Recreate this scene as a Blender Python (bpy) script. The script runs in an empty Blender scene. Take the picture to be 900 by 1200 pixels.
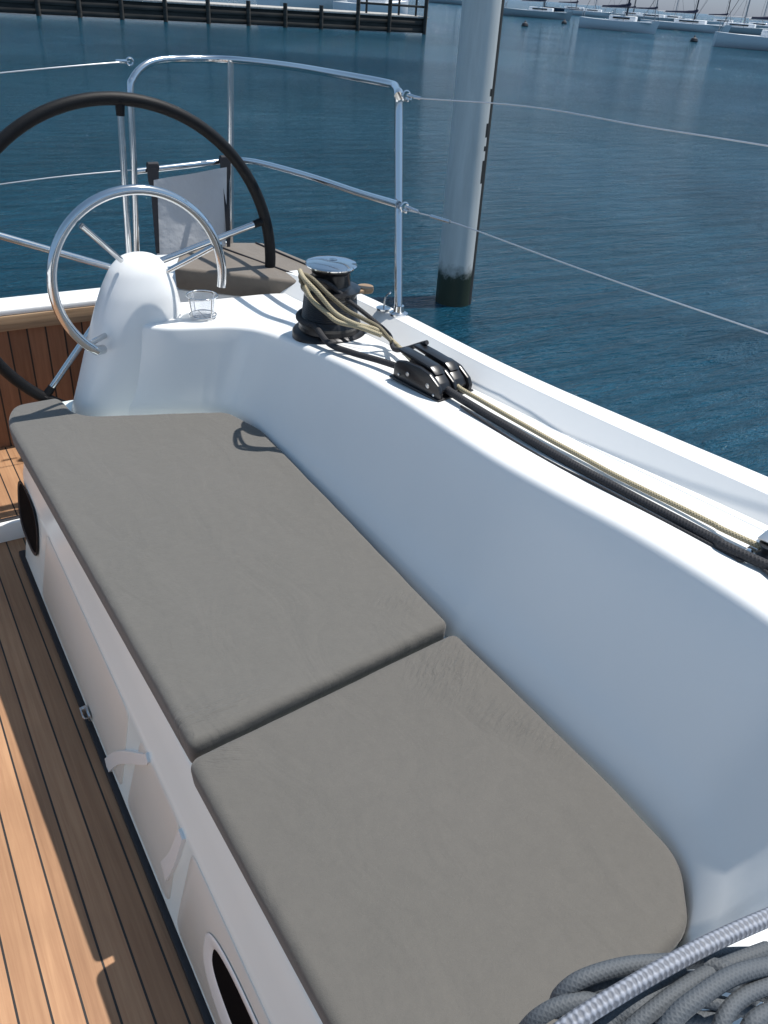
import bpy, bmesh, math, random
from mathutils import Vector, Matrix
random.seed(7)
S = bpy.context.scene
COL = S.collection

# ------------------------------------------------------------ camera
FPX, EYE = 950.0, 1.75
_r, _p, _y = math.radians(4.5), math.atan(612/950.0), math.radians(34)
_h = Vector((math.sin(_y), math.cos(_y), 0)); _r0 = Vector((math.cos(_y), -math.sin(_y), 0)); _u = Vector((0, 0, 1))
FW = _h*math.cos(_p) - _u*math.sin(_p); _up0 = _h*math.sin(_p) + _u*math.cos(_p)
RT = _r0*math.cos(_r) + _up0*math.sin(_r); UP = -_r0*math.sin(_r) + _up0*math.cos(_r)
cd = bpy.data.cameras.new('camera'); cam = bpy.data.objects.new('camera', cd); COL.objects.link(cam)
m = Matrix(((RT.x, UP.x, -FW.x, 0), (RT.y, UP.y, -FW.y, 0), (RT.z, UP.z, -FW.z, EYE), (0, 0, 0, 1)))
cam.matrix_world = m
cd.sensor_fit = 'VERTICAL'; cd.sensor_height = 24; cd.lens = 24*FPX/1200
cd.clip_start = .02; cd.clip_end = 8000
S.camera = cam
def at(px, py, z=None, x=None, y=None):
    d = RT*((px-450)/FPX) - UP*((py-600)/FPX) + FW
    o = Vector((0, 0, EYE))
    if z is not None: t = (z-EYE)/d.z
    elif x is not None: t = x/d.x
    else: t = y/d.y
    return o + d*t

# ------------------------------------------------------------ light
SUN = Vector((.415, -.05, 1)).normalized()
w = bpy.data.worlds.new('World'); S.world = w; w.use_nodes = True
nt = w.node_tree; bg = nt.nodes['Background']
sky = nt.nodes.new('ShaderNodeTexSky'); sky.sky_type = 'NISHITA'; sky.sun_disc = False
sky.sun_elevation = math.asin(SUN.z); sky.sun_rotation = math.atan2(SUN.x, SUN.y)
sky.air_density = 1.0; sky.dust_density = .5; sky.ozone_density = 1.0
mx_ = nt.nodes.new('ShaderNodeMix'); mx_.data_type = 'RGBA'; mx_.blend_type = 'MULTIPLY'; mx_.inputs[0].default_value = 1; tcw = nt.nodes.new('ShaderNodeTexCoord'); sxw = nt.nodes.new('ShaderNodeSeparateXYZ'); nt.links.new(tcw.outputs['Generated'], sxw.inputs[0])
rw = nt.nodes.new('ShaderNodeValToRGB'); nt.links.new(sxw.outputs[2], rw.inputs[0]); e_ = rw.color_ramp.elements     # a hazy grey-blue band low in the sky
e_[0].position = 0.0; e_[0].color = (.34, .42, .68, 1); e_[1].position = .35; e_[1].color = (1.0, 1.04, .92, 1)
e2_ = e_.new(.10); e2_.color = (.36, .46, .66, 1); nt.links.new(rw.outputs[0], mx_.inputs[7])
nt.links.new(sky.outputs[0], mx_.inputs[6]); nt.links.new(mx_.outputs[2], bg.inputs[0]); bg.inputs[1].default_value = .13
ld = bpy.data.lights.new('sun', 'SUN'); ld.energy = 4.6; ld.angle = math.radians(.53); ld.color = (1, .96, .9)
lo = bpy.data.objects.new('sun', ld); COL.objects.link(lo)
lo.rotation_euler = SUN.to_track_quat('Z', 'Y').to_euler(); lo.location = (5, 2, 10)
S.view_settings.view_transform = 'Standard'; S.view_settings.look = 'None'
S.view_settings.exposure = 0.3; S.view_settings.gamma = 1
S.render.resolution_x = 768; S.render.resolution_y = 1024

# ------------------------------------------------------------ materials
def mat(name, col, rough=.5, metal=0, **kw):
    m = bpy.data.materials.new(name); m.use_nodes = True
    b = m.node_tree.nodes['Principled BSDF']
    b.inputs['Base Color'].default_value = (*col, 1); b.inputs['Roughness'].default_value = rough
    b.inputs['Metallic'].default_value = metal
    for k, v in kw.items(): b.inputs[k].default_value = v
    return m
def N(m, t, **kw):
    n = m.node_tree.nodes.new(t)
    for k, v in kw.items(): setattr(n, k, v)
    return n
def L(m, a, b): m.node_tree.links.new(a, b)
def B(m): return m.node_tree.nodes['Principled BSDF']
def coords(m, scale=(1, 1, 1), out='Object'):
    tc = N(m, 'ShaderNodeTexCoord'); mp = N(m, 'ShaderNodeMapping'); mp.inputs['Scale'].default_value = scale
    L(m, tc.outputs[out], mp.inputs[0]); return mp.outputs[0]
def noise(m, vec, sc, det=4, rough=.5, dist=0):
    n = N(m, 'ShaderNodeTexNoise'); L(m, vec, n.inputs['Vector'])
    n.inputs['Scale'].default_value = sc; n.inputs['Detail'].default_value = det
    n.inputs['Roughness'].default_value = rough; n.inputs['Distortion'].default_value = dist
    return n.outputs['Fac']
def ramp(m, fac, stops):
    r = N(m, 'ShaderNodeValToRGB'); e = r.color_ramp.elements
    while len(e) < len(stops): e.new(.5)
    for i, (p, c) in enumerate(stops):
        e[i].position = p; e[i].color = (*c, 1) if len(c) == 3 else c
    L(m, fac, r.inputs[0]); return r.outputs[0]
def math_(m, op, a, b=None, c=None):
    n = N(m, 'ShaderNodeMath', operation=op)
    for i, v in enumerate((a, b, c)):
        if v is None: continue
        if isinstance(v, (int, float)): n.inputs[i].default_value = v
        else: L(m, v, n.inputs[i])
    return n.outputs[0]
def bump(m, h, strength=.3, dist=.01, prev=None):
    b = N(m, 'ShaderNodeBump'); b.inputs['Strength'].default_value = strength; b.inputs['Distance'].default_value = dist
    L(m, h, b.inputs['Height'])
    if prev is not None: L(m, prev, b.inputs['Normal'])
    return b.outputs[0]
def mixc(m, fac, a, b, mode='MIX'):
    n = N(m, 'ShaderNodeMix', data_type='RGBA', blend_type=mode)
    for s, v in ((0, fac), (6, a), (7, b)):
        if isinstance(v, (int, float)): n.inputs[s].default_value = v
        elif isinstance(v, tuple): n.inputs[s].default_value = (*v, 1)
        else: L(m, v, n.inputs[s])
    return n.outputs[2]

def gelcoat(name, a=(.77, .775, .77), b=(.80, .80, .79), rough=.26):
    m = mat(name, a, rough); v = coords(m)
    n = noise(m, v, 2.3, 6, .6)
    L(m, ramp(m, n, [(.3, a), (.7, b)]), B(m).inputs['Base Color'])
    L(m, bump(m, noise(m, v, 1.6, 0), .10, .006), B(m).inputs['Normal'])
    return m
M = {}
M['gel'] = gelcoat('white_gelcoat')
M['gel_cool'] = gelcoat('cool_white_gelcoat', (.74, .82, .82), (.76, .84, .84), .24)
M['gel_bounce'] = gelcoat('bounce_tinted_gelcoat', (.58, .585, .555), (.62, .625, .59), .32)  # white gelcoat, with warm light bounced off the teak painted into its tone
M['steel'] = mat('polished_steel', (.62, .63, .64), .12, 1)
M['steel_b'] = mat('brushed_steel', (.55, .55, .55), .3, 1)
M['black'] = mat('black_plastic', (.012, .012, .014), .28)
M['anod'] = mat('black_anodised', (.02, .02, .022), .35, .6)
M['leather'] = mat('black_leather', (.005, .005, .006), .55, 0, **{'Specular IOR Level': .25})
v = coords(M['leather']); L(M['leather'], bump(M['leather'], noise(M['leather'], v, 260, 3), .4, .002), B(M['leather']).inputs['Normal'])
M['gasket'] = mat('black_rubber', (.012, .012, .016), .6)
M['dark'] = mat('interior_shade', (.004, .004, .005), .9, 0, **{'Specular IOR Level': .05})  # near-black colour stands in for the shade inside recess and vent
M['wire'] = mat('wire_rope', (.6, .6, .62), .3, .9)

def fabric(name, col, dark, pucker=()):
    m = mat(name, col, .82); v = coords(m)
    n = noise(m, v, 3.0, 5, .6); n2 = noise(m, v, 38, 5, .7)
    c = ramp(m, n, [(.3, dark), (.72, col)])
    sp = ramp(m, n2, [(.36, (.965, .965, .965)), (.62, (1.02, 1.02, 1.015))])
    L(m, mixc(m, 1.0, c, sp, 'MULTIPLY'), B(m).inputs['Base Color'])
    b1 = bump(m, noise(m, v, 700, 2), .35, .0015)
    b2 = bump(m, noise(m, coords(m, (1, 1.6, 1)), 55, 6, .68, .6), .28, .005, b1)
    b3 = bump(m, noise(m, coords(m, (1.5, .8, 1)), 5, 3, .5, 1.2), .5, .012, b2)
    if pucker:
        tot = None
        for (cx, cy, rx, ry, ang, st) in pucker:
            mp = N(m, 'ShaderNodeMapping', vector_type='TEXTURE'); mp.inputs['Location'].default_value = (cx, cy, .48); mp.inputs['Rotation'].default_value = (0, 0, math.radians(ang)); mp.inputs['Scale'].default_value = (rx, ry, 1)
            tc = N(m, 'ShaderNodeTexCoord'); L(m, tc.outputs['Object'], mp.inputs[0]); ln = N(m, 'ShaderNodeVectorMath', operation='LENGTH'); L(m, mp.outputs[0], ln.inputs[0])
            msk = ramp(m, ln.outputs['Value'], [(0, (1, 1, 1)), (1, (0, 0, 0))])
            m2 = N(m, 'ShaderNodeMapping'); m2.inputs['Scale'].default_value = (16*rx, 75*ry, 1); L(m, mp.outputs[0], m2.inputs[0])
            h = math_(m, 'MULTIPLY', noise(m, m2.outputs[0], 1.0, 3, .55, .8), math_(m, 'MULTIPLY', msk, st)); tot = h if tot is None else math_(m, 'ADD', tot, h)
        b3 = bump(m, tot, 1.0, .02, b3)
    L(m, b3, B(m).inputs['Normal'])
    B(m).inputs['Sheen Weight'].default_value = .15
    return m
M['fabric'] = fabric('taupe_cushion_vinyl', (.112, .107, .099), (.100, .096, .090))
M['fabric_a'] = fabric('taupe_cushion_vinyl_creased', (.101, .094, .085), (.095, .089, .080), ((.90, 1.02, .16, .12, 35, .55), (.93, .82, .07, .22, 20, .45), (.37, 1.03, .07, .07, -30, .4)))
M['fabric_b'] = fabric('taupe_cushion_vinyl_smooth', (.105, .099, .090), (.099, .094, .085), ((.38, 1.14, .18, .05, 0, .5), (.92, 1.25, .08, .10, 30, .4)))
M['fabric2'] = fabric('brown_cushion_vinyl', (.16, .135, .112), (.13, .11, .09))
M['panel'] = mat('grey_sailcloth', (.50, .51, .53), .8)
v = coords(M['panel']); L(M['panel'], bump(M['panel'], noise(M['panel'], v, 9, 4), .5, .02), B(M['panel']).inputs['Normal'])
M['webbing'] = mat('black_webbing', (.015, .016, .022), .8)

def teak(name, axis, period, off, caulk=.005, base=((.33, .175, .085), (.47, .27, .14)), end=None):
    """planks side by side along the axis, with black caulk between, grain running along the other"""
    m = mat(name, base[0], .55); tc = N(m, 'ShaderNodeTexCoord'); sx = N(m, 'ShaderNodeSeparateXYZ')
    L(m, tc.outputs['Object'], sx.inputs[0])
    a = sx.outputs[axis]
    u = math_(m, 'DIVIDE', math_(m, 'SUBTRACT', a, off), period)
    fr = math_(m, 'FRACT', u); idx = math_(m, 'FLOOR', u)
    d = math_(m, 'ABSOLUTE', math_(m, 'SUBTRACT', math_(m, 'ABSOLUTE', math_(m, 'SUBTRACT', fr, .5)), .5))
    line = math_(m, 'LESS_THAN', d, caulk/period/2)
    wn = N(m, 'ShaderNodeTexWhiteNoise', noise_dimensions='1D'); L(m, idx, wn.inputs['W'])
    sc = (90, 3, 90) if axis == 0 and end is None else (90, 3, 3)
    mp = N(m, 'ShaderNodeMapping'); mp.inputs['Scale'].default_value = sc if end is None else end
    cb = N(m, 'ShaderNodeCombineXYZ'); L(m, math_(m, 'MULTIPLY', wn.outputs['Value'], 30), cb.inputs[1])
    add = N(m, 'ShaderNodeVectorMath', operation='ADD'); L(m, tc.outputs['Object'], add.inputs[0]); L(m, cb.outputs[0], add.inputs[1])
    L(m, add.outputs[0], mp.inputs[0])
    g = noise(m, mp.outputs[0], 1.0, 6, .6, .4)
    c = ramp(m, g, [(.28, base[0]), (.7, base[1])])
    tint = ramp(m, wn.outputs['Value'], [(0, (.82, .80, .78)), (1, (1.08, 1.08, 1.08))])
    c = mixc(m, 1.0, c, tint, 'MULTIPLY')
    st = noise(m, coords(m, (1, 1, 1)), 3.5, 4)
    c = mixc(m, 1.0, c, ramp(m, st, [(.3, (.86, .85, .84)), (.65, (1.02, 1.02, 1.02))]), 'MULTIPLY')
    c = mixc(m, line, c, (.012, .011, .011))
    L(m, c, B(m).inputs['Base Color'])
    h = math_(m, 'SUBTRACT', math_(m, 'MULTIPLY', g, .25), line)
    L(m, bump(m, h, .4, .002), B(m).inputs['Normal'])
    return m
M['teak'] = teak('teak_planks', 0, .0615, .140-.0615*20, base=((.31, .160, .082), (.43, .245, .132)))
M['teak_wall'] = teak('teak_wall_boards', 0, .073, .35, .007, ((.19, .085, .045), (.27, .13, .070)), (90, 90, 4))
M['teak_trim'] = mat('teak_trim', (.30, .20, .12), .5)
v = coords(M['teak_trim'], (4, 90, 90)); L(M['teak_trim'], ramp(M['teak_trim'], noise(M['teak_trim'], v, 1, 5), [(.3, (.22, .14, .08)), (.7, (.34, .23, .14))]), B(M['teak_trim']).inputs['Base Color'])

def rope(name, c1, c2, fu=6, fv=140, rough=.75, bs=.6, flip=1.0):
    """braided cover: two sets of crossing strands in the tube's own uv (u round, v metres along)"""
    m = mat(name, c1, rough); tc = N(m, 'ShaderNodeTexCoord'); s = N(m, 'ShaderNodeSeparateXYZ'); L(m, tc.outputs['UV'], s.inputs[0])
    a = math_(m, 'MULTIPLY', s.outputs[0], fu*2*math.pi); b = math_(m, 'MULTIPLY', s.outputs[1], fv*2*math.pi); b = math_(m, 'ADD', b, math_(m, 'MULTIPLY', noise(m, coords(m), 60, 3), 3.0))
    p = math_(m, 'SINE', math_(m, 'ADD', a, b)); q = math_(m, 'SINE', math_(m, 'SUBTRACT', a, b))
    h = math_(m, 'MAXIMUM', p, q) if flip > 0 else math_(m, 'MULTIPLY', p, q)
    f = math_(m, 'MULTIPLY_ADD', h, .5, .5)
    L(m, ramp(m, f, [(.35, c2), (.8, c1)]), B(m).inputs['Base Color'])
    L(m, bump(m, f, bs, .0015), B(m).inputs['Normal'])
    return m
M['rope_grey'] = rope('dark_grey_rope', (.074, .084, .096), (.064, .073, .084), 7, 180, .7, .3)
M['rope_braid'] = rope('light_braided_rope', (.27, .29, .34), (.12, .13, .155), 3, 75, .6, .8, -1)
M['rope_beige'] = rope('beige_rope', (.42, .36, .24), (.20, .17, .10), 5, 150)
M['rope_brown'] = rope('weathered_rope', (.20, .17, .11), (.09, .075, .05), 5, 150)
M['rope_black'] = rope('black_rope', (.022, .022, .026), (.01, .01, .012), 5, 130)
M['clear'] = mat('clear_plastic', (.9, .92, .95), .08, 0, **{'Transmission Weight': .92, 'IOR': 1.3})

# ------------------------------------------------------------ mesh helpers
def finish(name, bm, material, parent=None, smooth=40, loc=None):
    bmesh.ops.remove_doubles(bm, verts=bm.verts, dist=1e-6)
    bmesh.ops.recalc_face_normals(bm, faces=bm.faces)
    me = bpy.data.meshes.new(name); bm.to_mesh(me); bm.free()
    ms = material if isinstance(material, (list, tuple)) else [material]
    for x in ms: me.materials.append(x)
    o = bpy.data.objects.new(name, me); COL.objects.link(o)
    if parent is not None: o.parent = parent
    if smooth:
        me.shade_smooth(); me.set_sharp_from_angle(angle=math.radians(smooth))
    return o
def tag(o, label=None, cat=None, group=None, kind=None):
    if label: o['label'] = label
    if cat: o['category'] = cat
    if group: o['group'] = group
    if kind: o['kind'] = kind
    return o
def empty(name, loc, label, cat, group=None, rz=0):
    o = bpy.data.objects.new(name, None); COL.objects.link(o); o.location = loc; o.rotation_euler = (0, 0, rz)
    o.empty_display_size = .05
    return tag(o, label, cat, group)
def box(bm, c, s, bev=0, rot=None, seg=2, mi=0):
    r = bmesh.ops.create_cube(bm, size=1.0)
    vs = r['verts']
    for v in vs: v.co = Vector((v.co.x*s[0], v.co.y*s[1], v.co.z*s[2]))
    fs = set(f for v in vs for f in v.link_faces)
    if bev:
        es = list(set(e for v in vs for e in v.link_edges))
        rr = bmesh.ops.bevel(bm, geom=es, offset=bev, segments=seg, affect='EDGES', profile=.5)
        vs = list(set(v for f in rr['faces'] for v in f.verts) | set(v for v in vs if v.is_valid))
    R = rot.to_3x3() if rot is not None else Matrix.Identity(3)
    for v in vs: v.co = R @ v.co + Vector(c)
    for f in set(f for v in vs for f in v.link_faces): f.material_index = mi
    return vs
def prism(bm, pts, z0, z1, bev=0, seg=2):
    vs = [bm.verts.new((p[0], p[1], z0)) for p in pts]; f = bm.faces.new(vs)
    r = bmesh.ops.extrude_face_region(bm, geom=[f]); nv = [g for g in r['geom'] if isinstance(g, bmesh.types.BMVert)]
    for v in nv: v.co.z = z1
    if bev:
        es = list(set(e for v in nv for e in v.link_edges))
        bmesh.ops.bevel(bm, geom=es, offset=bev, segments=seg, affect='EDGES', profile=.5)
def catmull(pts, n=8, closed=False):
    P = [Vector(p) for p in pts]; out = []
    k = len(P); rng = range(k) if closed else range(k-1)
    for i in rng:
        if closed: a, b, c, d = P[(i-1) % k], P[i], P[(i+1) % k], P[(i+2) % k]
        else: b, c = P[i], P[i+1]; a = P[i-1] if i else b*2-c; d = P[i+2] if i+2 < k else c*2-b
        for j in range(n):
            t = j/n
            out.append(.5*((2*b)+(c-a)*t+(2*a-5*b+4*c-d)*t*t+(3*b-a-3*c+d)*t**3))
    if not closed: out.append(P[-1].copy())
    return out
def tube(bm, pts, r, seg=10, closed=False, sm=0, caps=True, mi=0):
    """tube along points, radius r (or a list of radii); uv = (round, metres along)"""
    P = catmull(pts, sm, closed) if sm else [Vector(p) for p in pts]
    uvl = bm.loops.layers.uv.verify()
    n = len(P); rr = r if isinstance(r, (list, tuple)) else None
    T = []
    for i in range(n):
        a = P[(i-1) % n] if (closed or i) else P[0]; b = P[(i+1) % n] if (closed or i < n-1) else P[-1]
        T.append((b-a).normalized())
    ref = Vector((0, 0, 1)) if abs(T[0].z) < .9 else Vector((1, 0, 0))
    nrm = (ref - T[0]*ref.dot(T[0])).normalized(); rings = []; s = 0; ds = []
    for i in range(n):
        if i:
            nrm = (nrm - T[i]*nrm.dot(T[i])).normalized(); s += (P[i]-P[i-1]).length
        ds.append(s); bn = T[i].cross(nrm)
        R = rr[min(int(i/(n-1)*(len(rr)-1)+.5), len(rr)-1)] if rr else r
        rings.append([bm.verts.new(P[i]+(nrm*math.cos(2*math.pi*k/seg)+bn*math.sin(2*math.pi*k/seg))*R) for k in range(seg)])
    m_ = n if closed else n-1
    for i in range(m_):
        j = (i+1) % n
        v1 = ds[j] if j else s+(P[0]-P[-1]).length
        for k in range(seg):
            f = bm.faces.new((rings[i][k], rings[i][(k+1) % seg], rings[j][(k+1) % seg], rings[j][k])); f.material_index = mi
            for lp, uv in zip(f.loops, ((k/seg, ds[i]), ((k+1)/seg, ds[i]), ((k+1)/seg, v1), (k/seg, v1))): lp[uvl].uv = uv
    if caps and not closed:
        for rg, fl in ((rings[0], True), (rings[-1], False)):
            f = bm.faces.new(rg[::-1] if fl else rg); f.material_index = mi
def lathe(bm, prof, c=(0, 0, 0), seg=32, axis='Z', mi=0):
    rings = []
    for r, z in prof:
        ring = []
        for k in range(seg):
            a = 2*math.pi*k/seg; x, y = max(r, 1e-4)*math.cos(a), max(r, 1e-4)*math.sin(a)
            p = (x, y, z) if axis == 'Z' else ((x, z, y) if axis == 'Y' else (z, x, y))
            ring.append(bm.verts.new(Vector(p)+Vector(c)))
        rings.append(ring)
    for a, b in zip(rings, rings[1:]):
        for k in range(seg):
            f = bm.faces.new((a[k], a[(k+1) % seg], b[(k+1) % seg], b[k])); f.material_index = mi
    for g in (rings[0], rings[-1]):
        f = bm.faces.new(g); f.material_index = mi
def grid(bm, rows, closed_u=False, mi=0):
    V = [[bm.verts.new(p) for p in r] for r in rows]
    for a, b in zip(V, V[1:]):
        n = len(a)
        for k in range(n if closed_u else n-1):
            try:
                f = bm.faces.new((a[k], a[(k+1) % n], b[(k+1) % n], b[k])); f.material_index = mi
            except ValueError: pass
    return V
def arc_pts(c, r, a0, a1, n, plane='xz'):
    o = []
    for i in range(n+1):
        a = math.radians(a0+(a1-a0)*i/n)
        if plane == 'xz': o.append(Vector((c[0]+r*math.cos(a), c[1], c[2]+r*math.sin(a))))
        else: o.append(Vector((c[0]+r*math.cos(a), c[1]+r*math.sin(a), c[2])))
    return o
def round_poly(pts, r, n=5):
    """round the corners of a polygon in plan"""
    out = []; k = len(pts)
    rs = r if isinstance(r, (list, tuple)) else [r]*k
    for i in range(k):
        a, b, c = [Vector((pts[j % k][0], pts[j % k][1])) for j in (i-1, i, i+1)]
        d1, d2 = (a-b), (c-b); q = min(rs[i], d1.length*.48, d2.length*.48)
        p, s = b+d1.normalized()*q, b+d2.normalized()*q
        for j in range(n+1):
            t = j/n; out.append(p*(1-t)**2+b*2*t*(1-t)+s*t*t)
    return out
def resample(pts, step):
    out = []; k = len(pts)
    for i in range(k):
        a, b = pts[i], pts[(i+1) % k]; d = (b-a).length; n = max(1, int(d/step))
        for j in range(n): out.append(a+(b-a)*(j/n))
    return out
def cushion(name, outline, z0, z1, material, rad=.022, centre=None, amp=.0016, parent=None, zfun=None, seed=0):
    from mathutils import noise as mn
    P = resample(outline, .02); k = len(P)
    area = sum(P[i].x*P[(i+1) % k].y-P[(i+1) % k].x*P[i].y for i in range(k))
    if area < 0: P.reverse()
    nr = []
    for i in range(k):
        t = (P[(i+1) % k]-P[i-1]).normalized(); nr.append(Vector((-t.y, t.x)))   # inward for ccw
    c = Vector(centre) if centre else sum(P, Vector((0, 0)))/k
    rows = [[(p.x+n.x*.012, p.y+n.y*.012, z0) for p, n in zip(P, nr)],
            [(p.x+n.x*.003, p.y+n.y*.003, z0+.008) for p, n in zip(P, nr)]]
    for i in range(6):
        a = i/5*math.pi/2; ins = rad*(1-math.cos(a)); zz = z1-rad+rad*math.sin(a)
        rows.append([(p.x+n.x*ins, p.y+n.y*ins, zz) for p, n in zip(P, nr)])
    base = [Vector((x, y)) for x, y, z in rows[-1]]
    for f in (.985, .96, .9, .8, .68, .55, .42, .3, .18, .08):
        rows.append([(c.x+(b.x-c.x)*f, c.y+(b.y-c.y)*f, z1+.004*(1-f)) for b in base])
    R = []
    for ri, r in enumerate(rows):
        q = []
        for x, y, z in r:
            if ri > 1:
                wv = mn.noise(Vector((x*5+seed, y*5, 0)))*amp*1.4 + mn.noise(Vector((x*22, y*16+seed, 3)))*amp*.45
                z += wv
            if ri in (2, 3, 4):
                e = mn.noise(Vector((x*14, y*14, seed+9)))*.0025
                x += (x-c.x)*e; y += (y-c.y)*e
            if zfun: z += zfun(x, y)
            q.append((x, y, z))
        R.append(q)
    bm = bmesh.new(); V = grid(bm, R, True)
    bm.faces.new(V[-1]); bm.faces.new(V[0])
    return finish(name, bm, material, parent, 60)

# ============================================================ THE YACHT (one thing, its fittings are parts)
yacht = empty('sailing_yacht', (0, 2, 0), 'white sailing yacht with teak sole, steering wheel, winch and steel stern rail in the foreground', 'yacht')

def part(name, bm, mtl, parent=None, smooth=40):
    p = parent if parent is not None else yacht
    o = finish(name, bm, mtl, p, smooth)
    o.matrix_parent_inverse = Matrix.Translation(p.matrix_parent_offset) if False else Matrix.Identity(4)
    return o
# parts are modelled in world coordinates: shift them into the yacht's frame
_fin = finish
def part(name, bm, mtl, parent=None, smooth=40):
    p = parent if parent is not None else yacht
    top = p
    if p is yacht:
        bmesh.ops.translate(bm, verts=bm.verts, vec=-Vector(yacht.location)); o = _fin(name, bm, mtl, p, smooth)
    else:
        # sub-part: its parent part sits at the yacht's origin
        base = Vector(p['_o']) if '_o' in p else Vector(yacht.location)
        bmesh.ops.translate(bm, verts=bm.verts, vec=-base); o = _fin(name, bm, mtl, p, smooth)
    return o
yo = Vector(yacht.location)
yacht.location = (0, 0, 0); yo = Vector((0, 0, 0))     # everything stays in one frame with its foot at the cockpit sole

# --- rail / bulwark / hull side
RAIL = [(-1.2, .92, 1.86, 1.94, 1.82, .865), (0.0, .91, 1.665, 1.745, 1.625, .86), (.8, .905, 1.508, 1.585, 1.472, .856), (1.5, .90, 1.395, 1.452, 1.345, .85),
        (2.1, .875, 1.385, 1.437, 1.322, .815), (2.5, .845, 1.383, 1.435, 1.32, .785), (3.0, .795, 1.345, 1.405, 1.29, .735), (3.45, .765, 1.31, 1.38, 1.25, .70), (3.62, .75, 1.28, 1.36, 1.22, .69)]
def rail_at(y):
    P = RAIL
    for i in range(len(P)-1):
        if P[i][0] <= y <= P[i+1][0]:
            t = (y-P[i][0])/(P[i+1][0]-P[i][0])
            return [P[i][k]+(P[i+1][k]-P[i][k])*t for k in range(6)]
    return list(P[0] if y < P[0][0] else P[-1])
rs = catmull([Vector((a[0], a[1], a[2])) for a in RAIL], 6); rs2 = catmull([Vector((a[3], a[4], a[5])) for a in RAIL], 6)
rows = []
for a, b in zip(rs, rs2):
    y, z, xi = a; xo, xf, zf = b; e = .009
    rows.append([(xf-.03, y, zf-.05), (xf-.006, y, zf-.006), (xf+.002, y, zf+.004), (xi-.004, y, z-.005), (xi-.001, y, z-.001), (xi+.004, y, z),
                 (xo-.005, y, z), (xo-.001, y, z-.001), (xo, y, z-.006), (xo+.002, y, z-.05), (xo+.05, y, z-.55), (xo+.02, y, -.45), (xo-.15, y, -.75), (xo-.8, y, -1.0)])
bm = bmesh.new(); grid(bm, rows); hull = part('hull', bm, M['gel'], smooth=30)
mir = lambda rws: [[(-1.0-x, y, z) for x, y, z in r] for r in rws]
bm = bmesh.new(); grid(bm, mir(rows)); part('hull', bm, M['gel'], smooth=50)

# --- coaming: base line b, top edge t, outer edge o
ST = [ # bx,by, tx,ty,tz, ox,oy,oz
 (.05, .30, .05, .10, .85, .05, -.5, .86), (.35, .30, .35, .115, .85, .35, -.5, .86), (.60, .30, .50, .16, .85, .60, -.5, .86), (.75, .295, .625, .203, .85, .8, -.5, .86), (.84, .305, .79, .20, .853, 1.1, -.5, .86),
 (.905, .335, .935, .22, .860, 1.4, -.45, .86), (.965, .38, 1.045, .255, .867, 1.64, -.05, .86), (1.005, .435, 1.13, .345, .873, 1.6, .2, .858), (1.022, .50, 1.18, .46, .878, 1.565, .38, .857), (1.026, .60, 1.190, .60, .88, 1.52, .6, .856),
 (1.019, .823, 1.178, .84, .875, 1.472, .85, .855), (1.009, 1.054, 1.155, 1.06, .862, 1.43, 1.05, .853), (1.006, 1.25, 1.143, 1.25, .85, 1.395, 1.25, .851), (1.005, 1.5, 1.132, 1.5, .845, 1.36, 1.5, .848),
 (1.002, 1.7, 1.128, 1.7, .837, 1.35, 1.7, .838), (.998, 1.9, 1.118, 1.92, .825, 1.34, 1.9, .828), (.992, 2.08, 1.10, 2.12, .803, 1.335, 2.1, .813), (.985, 2.25, 1.088, 2.28, .783, 1.33, 2.3, .797),
 (.978, 2.36, 1.075, 2.38, .768, 1.33, 2.5, .783), (.965, 2.43, 1.045, 2.455, .76, 1.33, 2.68, .768), (.925, 2.478, .985, 2.495, .76, 1.25, 2.74, .763), (.86, 2.505, .89, 2.523, .76, 1.0, 2.76, .76),
 (.777, 2.535, .80, 2.552, .76, .85, 2.78, .76), (.70, 2.573, .735, 2.60, .76, .78, 2.79, .76), (.62, 2.62, .68, 2.68, .76, .74, 2.79, .76), (.54, 2.69, .63, 2.74, .74, .70, 2.79, .74)]
def sm(k0, n, nxt=3):
    return catmull([Vector((s[k0], s[k0+1], s[k0+2] if nxt == 3 else 0)) for s in ST], n)
b_ = sm(0, 5, 2); t_ = sm(2, 5); o_ = sm(5, 5)
rows = []
for b, t, o in zip(b_, t_, o_):
    b.x -= .010 if b.x > .9 else 0; b0 = Vector((b.x, b.y, .40)); b1 = Vector((b.x, b.y, .455)); wd = (t-b1)
    out = (Vector((o.x, o.y, t.z))-t); ol = out.length; out.normalize()
    wn_ = wd.normalized(); rr = .022
    r = [b0, b1-Vector((0, 0, .02)), b1+wn_*.02]
    for f in (.2, .35, .5, .65, .8): 
        q = Vector((b1.x+wd.x*f**.8, b1.y+wd.y*f**.8, b1.z+wd.z*f)); r.append(q)
    p0, p2 = Vector((b1.x+wd.x*.965, b1.y+wd.y*.965, b1.z+wd.z*.95)), t+out*rr
    for i in range(6):
        u = i/5; r.append(p0*(1-u)**2+t*2*u*(1-u)+p2*u*u)
    for f in (.25, .5, .75, .95): 
        q = t+(o-t)*f; r.append(Vector((q.x, q.y, t.z+(o.z-t.z)*f)))
    e = (o-t).normalized()
    r += [o, o+e*.012+Vector((0, 0, -.006)), o+e*.018+Vector((0, 0, -.02)), Vector((o.x+e.x*.018, o.y+e.y*.018, -.10))]
    rows.append([tuple(q) for q in r])
bm = bmesh.new(); grid(bm, rows); part('coaming', bm, M['gel'], smooth=50)
bm = bmesh.new(); grid(bm, mir(rows)); part('coaming', bm, M['gel'], smooth=50)

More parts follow.
